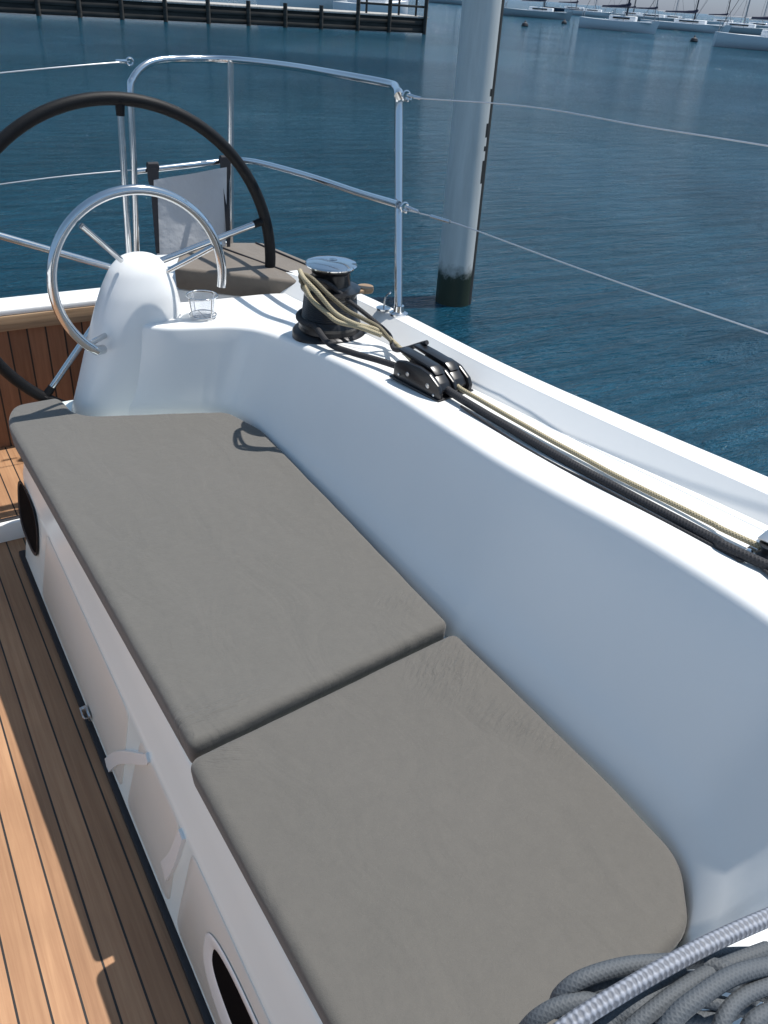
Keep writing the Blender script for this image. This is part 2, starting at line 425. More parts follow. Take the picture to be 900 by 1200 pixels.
# --- bench: seat shell under the cushions, facing the sole
def bench_x(z): return .24+(z+.12)*(.048/.35)
SX = [(.256, -.13), (.256, -.094), (.246, -.092), (.2415, -.086)] + [(bench_x(z), z) for z in (-.05, .05, .15, .21)] + [(.2855, .228), (.289, .240), (.2925, .252), (.303, .32), (.316, .39), (.320, .405), (.328, .414), (.345, .418), (.6, .418), (1.03, .418)]
def bench_rows(s=1):
    rows = []
    for y in [-.4, 0, .3, .6, .9, 1.2, 1.5, 1.8, 2.1, 2.35, 2.55, 2.68, 2.74, 2.79, 2.82, 2.84, 2.85]:
        e = max(0, y-2.67); k = .18*(1-math.sqrt(max(0, 1-(e/.18)**2))) if e > 0 else 0
        rows.append([(x+min(k, .3)*(1 if x < .5 else 0)*(1-(x-.2)/.3 if x < .5 else 0)*1.0, y, z) for x, z in SX])
    return rows
rows = bench_rows()
bm = bmesh.new(); V = grid(bm, rows); bm.faces.new(V[-1]); bench = part('bench', bm, M['gel_cool'], smooth=35)
bm = bmesh.new(); V = grid(bm, mir(rows)); bm.faces.new(V[-1]); part('bench', bm, M['gel'], smooth=35)
# locker panels stand 7 mm proud of the bench front, cut ends catching light
def panel_on_bench(y0, y1, z0=-.075, z1=.225, t=.004, slant=.10, mtl='gel_bounce', name='locker_panel', rad=.035):
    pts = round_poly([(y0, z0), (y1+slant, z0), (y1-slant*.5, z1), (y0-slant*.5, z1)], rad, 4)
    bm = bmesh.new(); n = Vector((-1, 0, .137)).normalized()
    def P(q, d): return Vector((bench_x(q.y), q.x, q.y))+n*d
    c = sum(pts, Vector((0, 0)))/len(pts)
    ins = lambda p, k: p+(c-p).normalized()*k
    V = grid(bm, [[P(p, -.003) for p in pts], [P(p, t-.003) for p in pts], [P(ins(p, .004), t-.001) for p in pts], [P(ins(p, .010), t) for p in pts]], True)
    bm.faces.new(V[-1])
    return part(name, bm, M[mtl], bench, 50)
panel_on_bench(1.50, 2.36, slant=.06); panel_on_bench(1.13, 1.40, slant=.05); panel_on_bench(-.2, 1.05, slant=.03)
def light_streak(pts, wd_, t=.009):  # raised white strips stand in for streaks of reflected light on the bench
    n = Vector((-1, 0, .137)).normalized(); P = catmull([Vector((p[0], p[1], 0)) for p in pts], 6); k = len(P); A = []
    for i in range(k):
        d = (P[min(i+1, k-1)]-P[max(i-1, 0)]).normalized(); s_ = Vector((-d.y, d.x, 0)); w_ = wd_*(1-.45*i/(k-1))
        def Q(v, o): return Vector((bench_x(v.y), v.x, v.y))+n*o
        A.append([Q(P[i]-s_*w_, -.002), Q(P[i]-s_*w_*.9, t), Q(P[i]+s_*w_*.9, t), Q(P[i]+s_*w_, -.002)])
    bm = bmesh.new(); V = grid(bm, A); bm.faces.new(V[0]); bm.faces.new(V[-1]); part('light_streak', bm, M['gel'], bench, 40)
light_streak([(1.615, -.10), (1.54, .0), (1.44, .10), (1.33, .20), (1.31, .226)], .022); light_streak([(1.16, .01), (1.12, .10), (1.085, .22)], .024)
# oval recess with its inner shade painted on a flat face (near) and ventilation opening shaded the same way (aft)
def oval(y0, y1, z0, z1, name, ring=.012, depth=.03, t=.015, frame='gel', inner='dark', sh=0):
    n = Vector((-1, 0, .137)).normalized(); cy, cz = (y0+y1)/2, (z0+z1)/2; hy, hz = (y1-y0)/2, (z1-z0)/2
    def P(k, s, d):
        a = 2*math.pi*k/48; ex = 2/3.0
        u = math.copysign(abs(math.cos(a))**ex, math.cos(a))*(hy-s); v = math.copysign(abs(math.sin(a))**ex, math.sin(a))*(hz-s)
        v += sh*max(0, min(1, (s-ring*.3)/ring)); return Vector((bench_x(cz+v), cy+u, cz+v))+n*d
    bm = bmesh.new()
    grid(bm, [[P(k, s, d) for k in range(48)] for s, d in ((0, .006), (.001, t-.001), (.004, t), (ring*.3, t), (ring*.6, t-.0005), (ring, t-.001), (ring+.004, t-.0025), (ring+.005, .0045))], True)
    fr = part(name, bm, M[frame], bench, 40)
    bm = bmesh.new(); V = grid(bm, [[P(k, s, d) for k in range(48)] for s, d in ((ring+.004, .0049), (ring+.02, .0047))], True); bm.faces.new(V[-1])  # flat dark face in place of a shaded hollow
    part('opening_shade', bm, M[inner], bench, 40)
    return fr
oval(.30, .925, -.035, .175, 'recess_frame', .036, t=.008, sh=.022)
oval(2.45, 2.76, .02, .225, 'vent_frame', .006, t=.009, frame='gasket')
# latch on the first panel
bm = bmesh.new(); q = Vector((bench_x(-.07)-.010, 1.80, -.068))
box(bm, q, (.008, .05, .022), .003); box(bm, q+Vector((-.008, .01, .004)), (.012, .012, .03), .003)
tube(bm, [q+Vector((-.006, -.02, 0)), q+Vector((-.016, -.02, .008)), q+Vector((-.016, .018, .012))], .0025, 8, sm=4)
part('latch', bm, M['steel_b'], bench)
# rubber gasket along the foot of the bench
bm = bmesh.new(); box(bm, (.240, 1.15, -.111), (.026, 3.2, .022), .004)
part('gasket', bm, M['gasket'])

# --- cockpit sole, aft platform with its two nosings
bm = bmesh.new(); grid(bm, [[(x, y, -.12) for x in (-1.3, -.6, 0, .3)] for y in (-.6, 1, 2.88)]); part('cockpit_sole', bm, M['teak'], smooth=0)
bm = bmesh.new(); box(bm, (-.30, 2.872, -.086), (2.0, .022, .085), .005); part('nosing', bm, M['gel'])
bm = bmesh.new(); box(bm, (-.30, 2.892, -.10), (2.0, .016, .116), .002); part('nosing_gasket', bm, M['gasket'])
bm = bmesh.new(); grid(bm, [[(x, y, -.04) for x in (-1.3, 1.3)] for y in (2.90, 3.56)]); part('aft_sole', bm, M['teak'], smooth=0)
bm = bmesh.new(); box(bm, (0, 3.24, -.09), (2.5, .66, .09)); part('sole_riser', bm, M['gel'])

# --- transom: teak boarded bulkhead with white cap
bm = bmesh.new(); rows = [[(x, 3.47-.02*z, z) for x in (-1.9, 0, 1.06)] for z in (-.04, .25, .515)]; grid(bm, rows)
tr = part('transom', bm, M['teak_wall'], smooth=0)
bm = bmesh.new(); box(bm, (-.42, 3.437, .522), (2.96, .026, .062), .005); part('trim_rail', bm, M['teak_trim'], tr)
bm = bmesh.new(); box(bm, (-.42, 3.505, .566), (2.96, .15, .028), .009, seg=3); box(bm, (-.42, 3.54, 0), (2.96, .06, 1.1), .01)
part('transom_cap', bm, M['gel'])

# --- quarter seat box
z79 = .81
cu = [at(204, 313, z=z79), at(376, 333, z=z79), at(378, 312.5, z=z79), at(308, 284, z=z79), at(262, 283.5, z=z79), at(212, 291, z=z79)]
bm = bmesh.new()
f0, f1 = cu[0], cu[1]
prism(bm, [(f0.x+.0, f0.y+.012), (1.345, f1.y+.10), (1.35, 2.86), (1.36, 3.5), (.97, 3.5)], -.05, .722, .012)
part('quarter_seat', bm, M['gel'])
bm = bmesh.new(); q = at(273, 337, y=2.95); box(bm, q, (.075, .012, .012), .004); part('seat_latch', bm, M['steel'])

# --- pedestal
prof = []
for py_, pl, pr2, hy in ((500, 80, 232, .128), (480, 82, 228, .127), (450, 90, 222, .126), (410, 100, 217, .125), (370, 110, 212, .122), (346, 117, 207, .115), (335, 120.5, 204, .108), (325, 124.5, 200, .098), (315, 129, 195.5, .086), (307.5, 134.5, 190, .071), (301.5, 141, 183.5, .053), (298.5, 149, 176, .034), (297, 157, 168, .014), (296.7, 162, 163, .002)):
    a_, b2_ = at(pl, py_, y=2.72), at(pr2, py_, y=2.72); prof.append(((a_.z+b2_.z)/2, (a_.x+b2_.x)/2, (b2_.x-a_.x)/2, hy))
zs = [Vector(p) for p in [(a[0], a[1], a[2]) for a in prof]]
rows = []
pf = catmull([Vector((a[0], a[1], a[2])) for a in prof], 3); pg = catmull([Vector((a[3], 0, 0)) for a in prof], 3)
for a, b in zip(pf, pg):
    z, cx, hx = a; hy = b.x; r = []
    for k in range(48):
        an = 2*math.pi*k/48; ex = 2/(2.0+.5*max(0, min(1, (.95-z)/.2)))
        cyy = 2.725
        r.append((cx+math.copysign(abs(math.cos(an))**ex, math.cos(an))*hx, cyy+math.copysign(abs(math.sin(an))**ex, math.sin(an))*hy, z))
    rows.append(r)
bm = bmesh.new(); V = grid(bm, rows, True); bm.faces.new(V[-1]); ped = part('pedestal', bm, M['gel'], smooth=60)
# grab rail round the pedestal head with two braces
gc = (.736, 2.58, .917); gr = .273
bm = bmesh.new(); P = arc_pts(gc, gr, -11, 236, 60); P[-1] = P[-1]+Vector((.012, .03, 0)); tube(bm, P, .0155, 14); part('grab_rail', bm, M['steel'], ped)
def brace(a, b, r=.009):
    bm = bmesh.new(); tube(bm, [a, b], r, 12); part('brace', bm, M['steel'], ped)
brace(at(95, 264, y=2.58), at(142, 305, y=2.68)); brace(at(250, 289, y=2.58), at(192, 320, y=2.68)); brace(at(103, 404, y=2.58), Vector((.65, 2.68, .72)))
bm = bmesh.new(); q = at(257, 292, y=2.58); box(bm, q, (.02, .024, .05), .004, Matrix.Rotation(math.radians(-8), 4, 'Y')); part('end_fitting', bm, M['steel'], ped)

# --- steering wheel
wc = Vector((.783, 2.90, .848)); wr = .551
bm = bmesh.new(); tube(bm, arc_pts(wc, wr, 0, 360*(1-1/96), 95), .0205, 16, closed=True); wheel = part('steering_wheel', bm, M['leather'], smooth=60)
bm = bmesh.new(); lathe(bm, [(.03, -.08), (.045, -.06), (.05, -.03), (.05, .0), (.035, .02), (.02, .03)], wc, 24, 'Y'); part('hub', bm, M['steel'], wheel)
pr = at(300, 262, y=2.90); ph = math.degrees(math.atan2(pr.z-wc.z, pr.x-wc.x))
for k in range(5):
    a = math.radians(ph+72*k); d = Vector((math.cos(a), 0, math.sin(a)))
    bm = bmesh.new(); tube(bm, [wc+d*.035+Vector((0, -.02, 0)), wc+d*(wr-.045)], .0115, 12); sp = part('spoke', bm, M['steel'], wheel)
    bm = bmesh.new(); tube(bm, [wc+d*(wr-.05), wc+d*(wr-.02), wc+d*(wr-.004)], [.014, .015, .022], 12, sm=3); part('spoke_socket', bm, M['leather'], wheel)

# --- stern rail
R_ = .0125
foot1 = Vector((1.411, 2.098, .88)); top1 = at(467, 120, z=1.47)
bend = [at(467, 112, z=1.492), at(463.5, 103, z=1.504), at(455, 98.5, z=1.507)]
p400 = at(400, 88, y=2.58); p340 = at(335, 77, y=2.95); p270 = at(270, 70, y=3.27); p220 = at(215, 69, y=3.31); p185 = at(185, 71, y=3.30)
bm = bmesh.new()
tube(bm, [foot1, foot1.lerp(top1, .5), top1]+bend+[p400, p340, p270, p220, p185, at(168, 78, y=3.28), at(156, 92, y=3.26), at(153, 110, y=3.25), at(157, 200, y=3.24), at(160, 305, y=3.24)], R_, 14, sm=8)
rail = part('stern_rail', bm, M['steel'], smooth=60)
def post(a, b, r=R_, nm='post', parent=rail, mt='steel'):
    bm = bmesh.new(); tube(bm, [a, b], r, 14); return part(nm, bm, M[mt], parent, 60)
foot2 = at(270, 285, y=3.27); post(foot2-Vector((0, 0, .02)), p270)
bm = bmesh.new(); tube(bm, [at(467, 240, y=2.115), at(420, 226, y=2.38), at(360, 206, y=2.75), at(300, 190, y=3.12), at(270, 188, y=3.27)], .0115, 12, sm=6); part('mid_rail', bm, M['steel'], rail, 60)
bm = bmesh.new(); tube(bm, [at(270, 188, y=3.27), at(158, 201, y=3.25)], .0115, 12); part('mid_rail', bm, M['steel'], rail, 60)
# base flanges
bm = bmesh.new(); lathe(bm, [(.030, 0), (.030, .006), (.018, .012), (.016, .03)], foot1-Vector((0, 0, .004)), 24)
for k in range(4):
    a = k*math.pi/2+.6; lathe(bm, [(.004, 0), (.004, .003), (.001, .004)], foot1+Vector((math.cos(a)*.023, math.sin(a)*.023, .002)), 8)
part('base_flange', bm, M['steel'], rail)
bm = bmesh.new(); q = foot1+Vector((-.02, .06, -.003)); lathe(bm, [(.024, 0), (.024, .005), (.01, .009)], q, 20); tube(bm, [q, q+Vector((.004, -.004, .04)), q+Vector((.01, -.02, .06))], .003, 8, sm=4); part('deck_eye', bm, M['steel'], rail)
# shackles where the lifelines meet the rail
for q in (Vector(bend[0])+Vector((.02, -.01, .0)), at(474, 243, y=2.10)):
    bm = bmesh.new()
    tube(bm, arc_pts(q, .013, 0, 345, 16), .0035, 8, closed=True); tube(bm, [q+Vector((0, -.008, .004)), q+Vector((.012, -.06, .0))], .005, 10); box(bm, q+Vector((.0, -.012, -.008)), (.014, .02, .012), .003)
    part('shackle', bm, M['steel'], rail)
# lifelines
def line(pts, r=.0017, nm='lifeline'):
    bm = bmesh.new(); tube(bm, pts, r, 8, sm=6); return part(nm, bm, M['wire'], rail, 60)
a0 = Vector(bend[0]); line([a0+Vector((.02, -.05, 0)), at(620, 125, z=1.515), at(760, 149, z=1.52), at(900, 171, z=1.525), at(900, 171, z=1.525)+Vector((.25, -1.1, .01))])
line([at(476, 246, y=2.09), at(535, 262, z=1.20), at(680, 315, z=1.2), at(900, 391, z=1.2), Vector((1.72, -.1, 1.2))])
bm = bmesh.new(); a, b = at(505, 253.5, z=1.2), at(527, 260, z=1.2); tube(bm, [a, b], .0055, 10); part('turnbuckle', bm, M['steel'], rail)
line([at(152, 72, y=3.28), at(90, 77, y=3.26), at(0, 85.5, y=3.25), at(-220, 108, y=3.25)], .0022)
line([at(157, 199, y=3.24), at(80, 206, y=3.24), at(0, 216, y=3.24), at(-220, 246, y=3.24)], .0022)
bm = bmesh.new(); q = at(152, 72, y=3.28); tube(bm, arc_pts(q, .012, 0, 345, 14), .0035, 8, closed=True); box(bm, q+Vector((-.03, 0, 0)), (.04, .012, .012), .003); part('shackle', bm, M['steel'], rail)

# --- winch
wx, wy, wz = 1.225, 2.215, .797
def at_w(r, z): return (r, z)
bm = bmesh.new(); lathe(bm, [(.120, -.012), (.120, .008), (.114, .016), (.100, .022), (.098, .04)], (wx, wy, wz), 40); winch = part('winch', bm, M['anod'])
bm = bmesh.new(); pr_ = [(.098, .03), (.100, .045), (.092, .06)]
for i in range(12):
    pr_ += [(.089-.0006*i, .062+i*.006), (.0905-.0006*i, .065+i*.006)]
pr_ += [(.084, .140), (.094, .147), (.095, .153), (.075, .158)]
lathe(bm, pr_, (wx, wy, wz), 40); part('lower_drum', bm, M['black'], winch, 35)
bm = bmesh.new(); lathe(bm, [(.070, .155), (.062, .165), (.060, .20), (.064, .208), (.072, .214), (.074, .222), (.070, .226)], (wx, wy, wz), 40); part('upper_drum', bm, M['black'], winch, 35)
bm = bmesh.new(); lathe(bm, [(.066, .225), (.079, .227), (.081, .231), (.078, .236), (.060, .242), (.030, .245), (.018, .245), (.016, .240), (.002, .240)], (wx, wy, wz-.006), 40); part('winch_cap', bm, M['steel'], winch, 35)
bm = bmesh.new(); q = Vector((wx+.085, wy-.02, wz+.14)); box(bm, q, (.085, .05, .012), .005, Matrix.Rotation(.2, 4, 'Z')); lathe(bm, [(.026, -.01), (.028, 0), (.026, .008)], q+Vector((.03, 0, .002)), 18); part('feeder_arm', bm, M['teak_trim'], winch)

# --- rope clutch
cx_, cy_, cz_ = 1.245, 1.665, .842
RZ = Matrix.Translation((cx_, cy_, cz_)) @ Matrix.Rotation(math.radians(9), 4, 'Z')
def local(bm): bmesh.ops.transform(bm, matrix=RZ, verts=bm.verts)
def cheek(x0, x1, pts, bev=.003):
    bm = bmesh.new(); vs = [bm.verts.new((x0, p[0], p[1])) for p in pts]; f = bm.faces.new(vs)
    r = bmesh.ops.extrude_face_region(bm, geom=[f])
    for g in r['geom']:
        if isinstance(g, bmesh.types.BMVert): g.co.x = x1
    bmesh.ops.bevel(bm, geom=list(bm.edges), offset=bev, segments=2, affect='EDGES', profile=.5)
    return bm
BODY = [(-.095, .0), (-.098, .022), (-.088, .040), (-.05, .062), (-.01, .068), (.05, .064), (.078, .056), (.088, .040), (.09, 0)]
bm = bmesh.new(); box(bm, (0, 0, .003), (.135, .20, .008), .003); local(bm); clutch = part('rope_clutch', bm, M['black'])
for x0, x1 in ((-.062, -.049), (-.006, .006), (.049, .062)):
    bm = cheek(x0, x1, BODY); local(bm); part('cheek', bm, M['black'], clutch)
for x0 in (-.046, .009):
    bm = cheek(x0, x0+.037, [(-.086, .014), (-.089, .026), (-.078, .040), (-.045, .0635), (-.035, .053), (-.06, .034), (-.07, .012)], .002); local(bm); part('jaw', bm, M['black'], clutch)
    bm = cheek(x0+.001, x0+.036, [(-.060, .058), (-.035, .074), (.03, .079), (.092, .082), (.096, .074), (.04, .068), (-.03, .062)], .002); local(bm); part('lever', bm, M['black'], clutch)
for yy, zz, r in ((-.05, .03, .007), (.03, .034, .006), (.065, .02, .004), (-.075, .012, .004)):
    bm = bmesh.new(); lathe(bm, [(r*.5, -.003), (r, -.002), (r, .004)], (-.0625, yy, zz), 12, 'X'); local(bm); part('screw', bm, M['steel_b'], clutch)

# --- deck organiser at the right
q0 = at(900, 642, z=.87); RZ2 = Matrix.Translation((q0.x-.004, q0.y-.012, .868)) @ Matrix.Rotation(math.radians(12), 4, 'Z')
bm = bmesh.new(); box(bm, (0, 0, .003), (.13, .075, .006), .002); box(bm, (.02, -.01, .036), (.11, .07, .005), .002)
bmesh.ops.transform(bm, matrix=RZ2, verts=bm.verts); org = part('deck_organiser', bm, M['steel_b'])
for x in (-.03, .015, .055):
    bm = bmesh.new(); lathe(bm, [(.02, .008), (.014, .016), (.014, .022), (.02, .031)], (x, 0, 0), 20); bmesh.ops.transform(bm, matrix=RZ2, verts=bm.verts); part('sheave', bm, M['black'], org)
for x, y in ((-.052, .026), (-.055, -.02), (-.03, 0)):
    bm = bmesh.new(); lathe(bm, [(.008, .004), (.008, .012), (.004, .016)], (x, y, 0), 6)
    bmesh.ops.transform(bm, matrix=RZ2, verts=bm.verts); part('bolt', bm, M['steel'], org)

# --- drink holder
q = at(238, 371, z=.762); q.z = .762
bm = bmesh.new()
for zz, r in ((.008, .045), (.075, .052)): tube(bm, arc_pts(q+Vector((0, 0, zz)), r, 0, 345, 23, 'xy'), .0022, 8, closed=True)
for k in range(4):
    a = k*math.pi/2+.3; d = Vector((math.cos(a), math.sin(a), 0)); tube(bm, [q+d*.045+Vector((0, 0, .006)), q+d*.052+Vector((0, 0, .075))], .0022, 8)
tube(bm, [q+Vector((-.045, 0, .004)), q+Vector((.045, 0, .004))], .0022, 8); tube(bm, [q+Vector((0, -.045, .004)), q+Vector((0, .045, .004))], .0022, 8)
hold = part('drink_holder', bm, M['steel'], smooth=60)
bm = bmesh.new(); lathe(bm, [(.036, .008), (.046, .070), (.0475, .070), (.0375, .006)], q, 28); part('clear_liner', bm, M['clear'], hold, 60)

# ============================================================ things on the yacht
o = cushion('seat_cushion', round_poly([Vector((.298, 1.054, 0)), Vector((.985, 1.119, 0)), Vector((.998, .60, 0)), Vector((.992, .43, 0)), Vector((.90, .33, 0)), (.60, .305), (.318, .31)], [.028, .028, .05, .045, .04, .05, .04], 6), .42, .482, M['fabric_a'], .020, seed=3)
tag(o, 'taupe grey bench cushion nearest the camera, its right end beside the coiled grey ropes', 'cushion', 'bench cushions')
def tongue(x, y):
    k = max(0, min(1, (y-2.66)/.10)); return -.02*k*k
o = cushion('seat_cushion', round_poly([(.312, 1.070), (.978, 1.134), (.990, 2.22), (.938, 2.400), (.52, 2.545), (.47, 2.60), (.458, 2.775), (.318, 2.765), (.262, 2.62)], [.02, .02, .03, .035, .03, .04, .03, .05, .1], 5), .42, .497, M['fabric_b'], .020, centre=(.47, 1.9), zfun=tongue, seed=11)
tag(o, 'long taupe grey bench cushion running from the seam to the foot of the wheel pedestal', 'cushion', 'bench cushions')

# quarter-seat cushion (brown grey) in three strips
o = cushion('seat_cushion', round_poly([Vector((c.x, c.y)) for c in cu], .012, 4), .724, z79, M['fabric2'], .014, seed=5, amp=.001)
tag(o, 'brown grey cushion on the stern quarter seat behind the steering wheel', 'cushion')
for a, b in (((246, 285), (352, 324)), ((300, 284.5), (361, 311))):
    bm = bmesh.new(); P = [at(*a, z=z79+.003), at((a[0]+b[0])/2, (a[1]+b[1])/2, z=z79+.004), at(*b, z=z79+.003)]; tube(bm, P, .004, 8, sm=4)
    finish('piping', bm, M['webbing'], o)

# sailcloth panel hung on the stern rail
def P4(px, py): return at(px, py, y=3.225)
c0, c1, c2, c3 = P4(180, 211), P4(266, 196), P4(264, 292), P4(184, 299)
bm = bmesh.new(); rows = []
for j in range(13):
    v_ = j/12; r = []
    for i in range(13):
        u = i/12; p = c0.lerp(c1, u).lerp(c3.lerp(c2, u), v_); r.append(p+Vector((0, .012*math.sin(math.pi*u)*math.sin(math.pi*v_)+.004*math.sin(u*9+v_*3), 0)))
    rows.append(r)
V = grid(bm, rows); bmesh.ops.solidify(bm, geom=bm.faces[:], thickness=.006)
cl = finish('cloth_panel', bm, M['panel'], None, 50)
tag(cl, 'pale grey cloth panel hung by black straps from the stern rail behind the wheel', 'cloth panel')
for (a, b) in (((179, 190), (185, 297)), ((264, 182), (268, 290))):
    bm = bmesh.new(); A, Bp = at(a[0], a[1], y=3.235), at(b[0], b[1], y=3.21); rows = []
    for i, (t, wd_) in enumerate(((.02, .020), (.06, .024), (.20, .022), (.26, .014), (.5, .012), (1, .008))):
        p = A.lerp(Bp, t); rows.append([p+Vector((-wd_, 0, 0)), p+Vector((wd_*.9, 0, 0))])
    grid(bm, rows); bmesh.ops.solidify(bm, geom=bm.faces[:], thickness=.005); finish('strap', bm, M['webbing'], cl)
    bm = bmesh.new(); lathe(bm, [(.0135, -.021), (.0165, -.02), (.0165, .02), (.0135, .021)], at(a[0], a[1]+5, y=3.25), 16, 'X'); finish('strap_loop', bm, M['webbing'], cl, 50)

# ropes at the winch and along the deck
def rope_obj(name, pts, r, mt, label, sm=8, seg=10, cat='rope', group=None, parent=None):
    bm = bmesh.new(); tube(bm, pts, r, seg, sm=sm); o = finish(name, bm, M[mt], parent, 60)
    if parent is None: tag(o, label, cat, group)
    return o
def wrap(r, z0, a0, a1, turns=12, dz=0): 
    return [Vector((wx+r*math.cos(math.radians(a0+(a1-a0)*i/turns)), wy+r*math.sin(math.radians(a0+(a1-a0)*i/turns)), wz+z0+dz*i/turns)) for i in range(turns+1)]
cin = RZ @ Vector((-.028, .09, .022)); cin2 = RZ @ Vector((.028, .09, .022)); cout = RZ @ Vector((.028, -.09, .018)); cout1 = RZ @ Vector((-.028, -.09, .020))
# black rope: once round the low drum, then to the clutch
rope_obj('black_line', wrap(.100, .055, 60, 215, 10, .0)+[Vector((1.14, 2.06, .832)), Vector((1.155, 1.95, .842)), Vector((1.185, 1.84, .854)), cin, RZ @ Vector((-.028, 0, .03))], .0095, 'rope_black', 'black rope from the foot of the winch drum to the rope clutch')
def loopy(off, z, seed):
    rnd = random.Random(seed)
    s = [at(352, 318+off*.5, y=2.22), at(356+off, 326, y=2.12), at(372+off*1.4, 343+off*.2, y=2.075), at(392+off*1.6, 366-off*.3, y=2.05), at(415+off*1.2, 379-off*.6, y=2.0), at(440+off*.5, 386-off*.2, y=1.97), at(459, 399+off*.15, z=.86+z)]
    return s
b0 = rope_obj('beige_line', wrap(.082, .155, 100, 190, 6)+loopy(0, 0, 1)+[cin2+Vector((0, .02, 0)), cin2], .0072, 'rope_beige', 'beige rope looped over the winch and led forward to the rope clutch')
for off, z in ((9, .012),):
    rope_obj('rope_turn', wrap(.084, .150, 60, 170, 6)+loopy(off, z, 2), .0068, 'rope_brown', None, parent=b0)
rope_obj('rope_turn', [at(356, 335, y=2.12), at(366, 352, y=2.09), at(382, 366, y=2.06), at(396, 377, y=2.03), at(420, 383, y=1.99), at(447, 393, y=1.93)], .0072, 'rope_beige', None, parent=b0)
rope_obj('black_line', wrap(.090, .165, 40, 150, 6)+[at(380, 330, y=2.16), at(408, 352, y=2.13), at(436, 374, y=2.05), at(456, 392, y=1.99), at(464, 410, z=.868), RZ @ Vector((.04, .07, .09))], .007, 'rope_black', 'black rope hanging off the upper winch drum beside the beige turns')
# forward leads
end = at(896, 646, z=.886)
def lead(p0, p1, n=10, sag=.0, jit=.0015, seed=1):
    rnd = random.Random(seed); out = []
    for i in range(n+1):
        t = i/n; p = p0.lerp(p1, t); p.x += rnd.uniform(-jit, jit); p.z += -.010*math.sin(math.pi*t)
        out.append(p)
    return out
fw = Vector((.12, -.62, 0))
A = RZ @ Vector((-.028, 0, .03))
rope_obj('black_line', [RZ @ Vector((-.02, -.07, .022))]+lead(at(540, 467, z=.864), at(884, 656, z=.884), seed=4)+[end+Vector((.10, -.5, 0))], .0105, 'rope_black', 'thick black rope running forward along the side deck from the rope clutch')
rope_obj('beige_line', [RZ @ Vector((.028, -.07, .024))]+lead(at(539, 455, z=.866), at(880, 636, z=.882), seed=5)+[end+Vector((.13, -.5, .004))], .0062, 'rope_beige', 'thin beige rope running forward along the side deck beside the thick black rope')
rope_obj('black_line', lead(at(540, 476, z=.856), at(700, 569, z=.864), 5, seed=6)+[at(780, 611, z=.869), at(850, 647, z=.874), at(868, 657, z=.876), at(880, 656, z=.878), at(910, 680, z=.88)], .0035, 'rope_black', 'thin black strand standing for the shadow line inboard of the two deck ropes')  # shadow beside the deck ropes, built as a thin black tube

# heap of coiled ropes, bottom right
ZR = .885
def R3(pts): return [at(p[0], p[1], z=p[2]) for p in pts]
heap = rope_obj('coiled_rope', R3([(650, 1185, .905), (658, 1166, .93), (683, 1147, .945), (733, 1132, .945), (790, 1127, .935), (860, 1120, .92), (930, 1120, .90)]), .0085, 'rope_grey', 'heap of dark grey rope coils on the coaming at the right front corner', cat='rope')
coils = [[(612, 1212, .90), (630, 1193, .925), (655, 1179, .935), (688, 1173, .935), (712, 1186, .92), (725, 1215, .90)],
         [(668, 1175, .91), (690, 1160, .925), (715, 1153, .925), (750, 1152, .92), (800, 1160, .90)],
         [(775, 1215, .96), (793, 1190, .97), (817, 1170, .975), (858, 1144, .975), (905, 1132, .965), (960, 1130, .95)],
         [(725, 1218, .94), (752, 1194, .95), (787, 1167, .955), (818, 1147, .95), (850, 1131, .94), (900, 1112, .93)],
         [(690, 1222, .92), (718, 1196, .93), (745, 1182, .94), (768, 1160, .94), (800, 1140, .935)],
         [(825, 1130, .945), (850, 1136, .95), (880, 1152, .95), (915, 1176, .94)],
         [(838, 1222, .955), (850, 1190, .965), (872, 1168, .965), (915, 1150, .96)],
         [(870, 1222, .95), (885, 1196, .96), (915, 1180, .955)],
         [(640, 1225, .90), (672, 1196, .915), (705, 1190, .915), (740, 1210, .91)],
         [(800, 1222, .915), (770, 1185, .915), (760, 1168, .91), (790, 1150, .91), (840, 1150, .905), (900, 1165, .90)],
         [(700, 1215, .885), (740, 1180, .885), (800, 1170, .885), (860, 1180, .885), (915, 1200, .885)],
         [(740, 1222, .88), (790, 1195, .875), (850, 1190, .875), (915, 1140, .875)]]
for i, c in enumerate(coils):
    rope_obj('rope_strand', R3(c), random.uniform(.0078, .0095), 'rope_grey', None, parent=heap)
rope_obj('braided_rope', R3([(960, 1050, .955), (905, 1073, .96), (850, 1097, .965), (800, 1122, .968), (733, 1160, .965), (665, 1203, .955), (610, 1250, .93)]), .0088, 'rope_braid', 'thick pale rope with a coarse woven pattern lying across the top of the grey coils', sm=14, seg=16)

# ============================================================ water
WZ = -.5
mw = mat('sea_water', (.008, .030, .040), .085, 0, IOR=1.33)
v = coords(mw, (1, 1, 1))
v2 = coords(mw, (1, 1, 1)); 
mp = mw.node_tree.nodes.new('ShaderNodeMapping'); tc = N(mw, 'ShaderNodeTexCoord'); L(mw, tc.outputs['Object'], mp.inputs[0])
mp.inputs['Rotation'].default_value = (0, 0, math.radians(32)); mp.inputs['Scale'].default_value = (.40, 1.9, 1)
n1 = noise(mw, mp.outputs[0], 2.6, 6, .66, .6); n2 = noise(mw, mp.outputs[0], 9.5, 4, .6, .3); n3 = noise(mw, v, .35, 3)
patch = ramp(mw, noise(mw, coords(mw, (1, 1, 1)), .11, 4, .6, .8), [(.36, (.5, .5, .5)), (.60, (1, 1, 1))])
h = math_(mw, 'MULTIPLY', math_(mw, 'ADD', math_(mw, 'MULTIPLY', n1, 1.0), math_(mw, 'ADD', math_(mw, 'MULTIPLY', n2, .5), math_(mw, 'MULTIPLY', noise(mw, mp.outputs[0], 24, 3, .6), .16))), patch)
bb = bump(mw, h, 1.0, .42); bb = bump(mw, n3, .5, .25, bb)
L(mw, bb, B(mw).inputs['Normal'])
n4 = noise(mw, v, .06, 3)
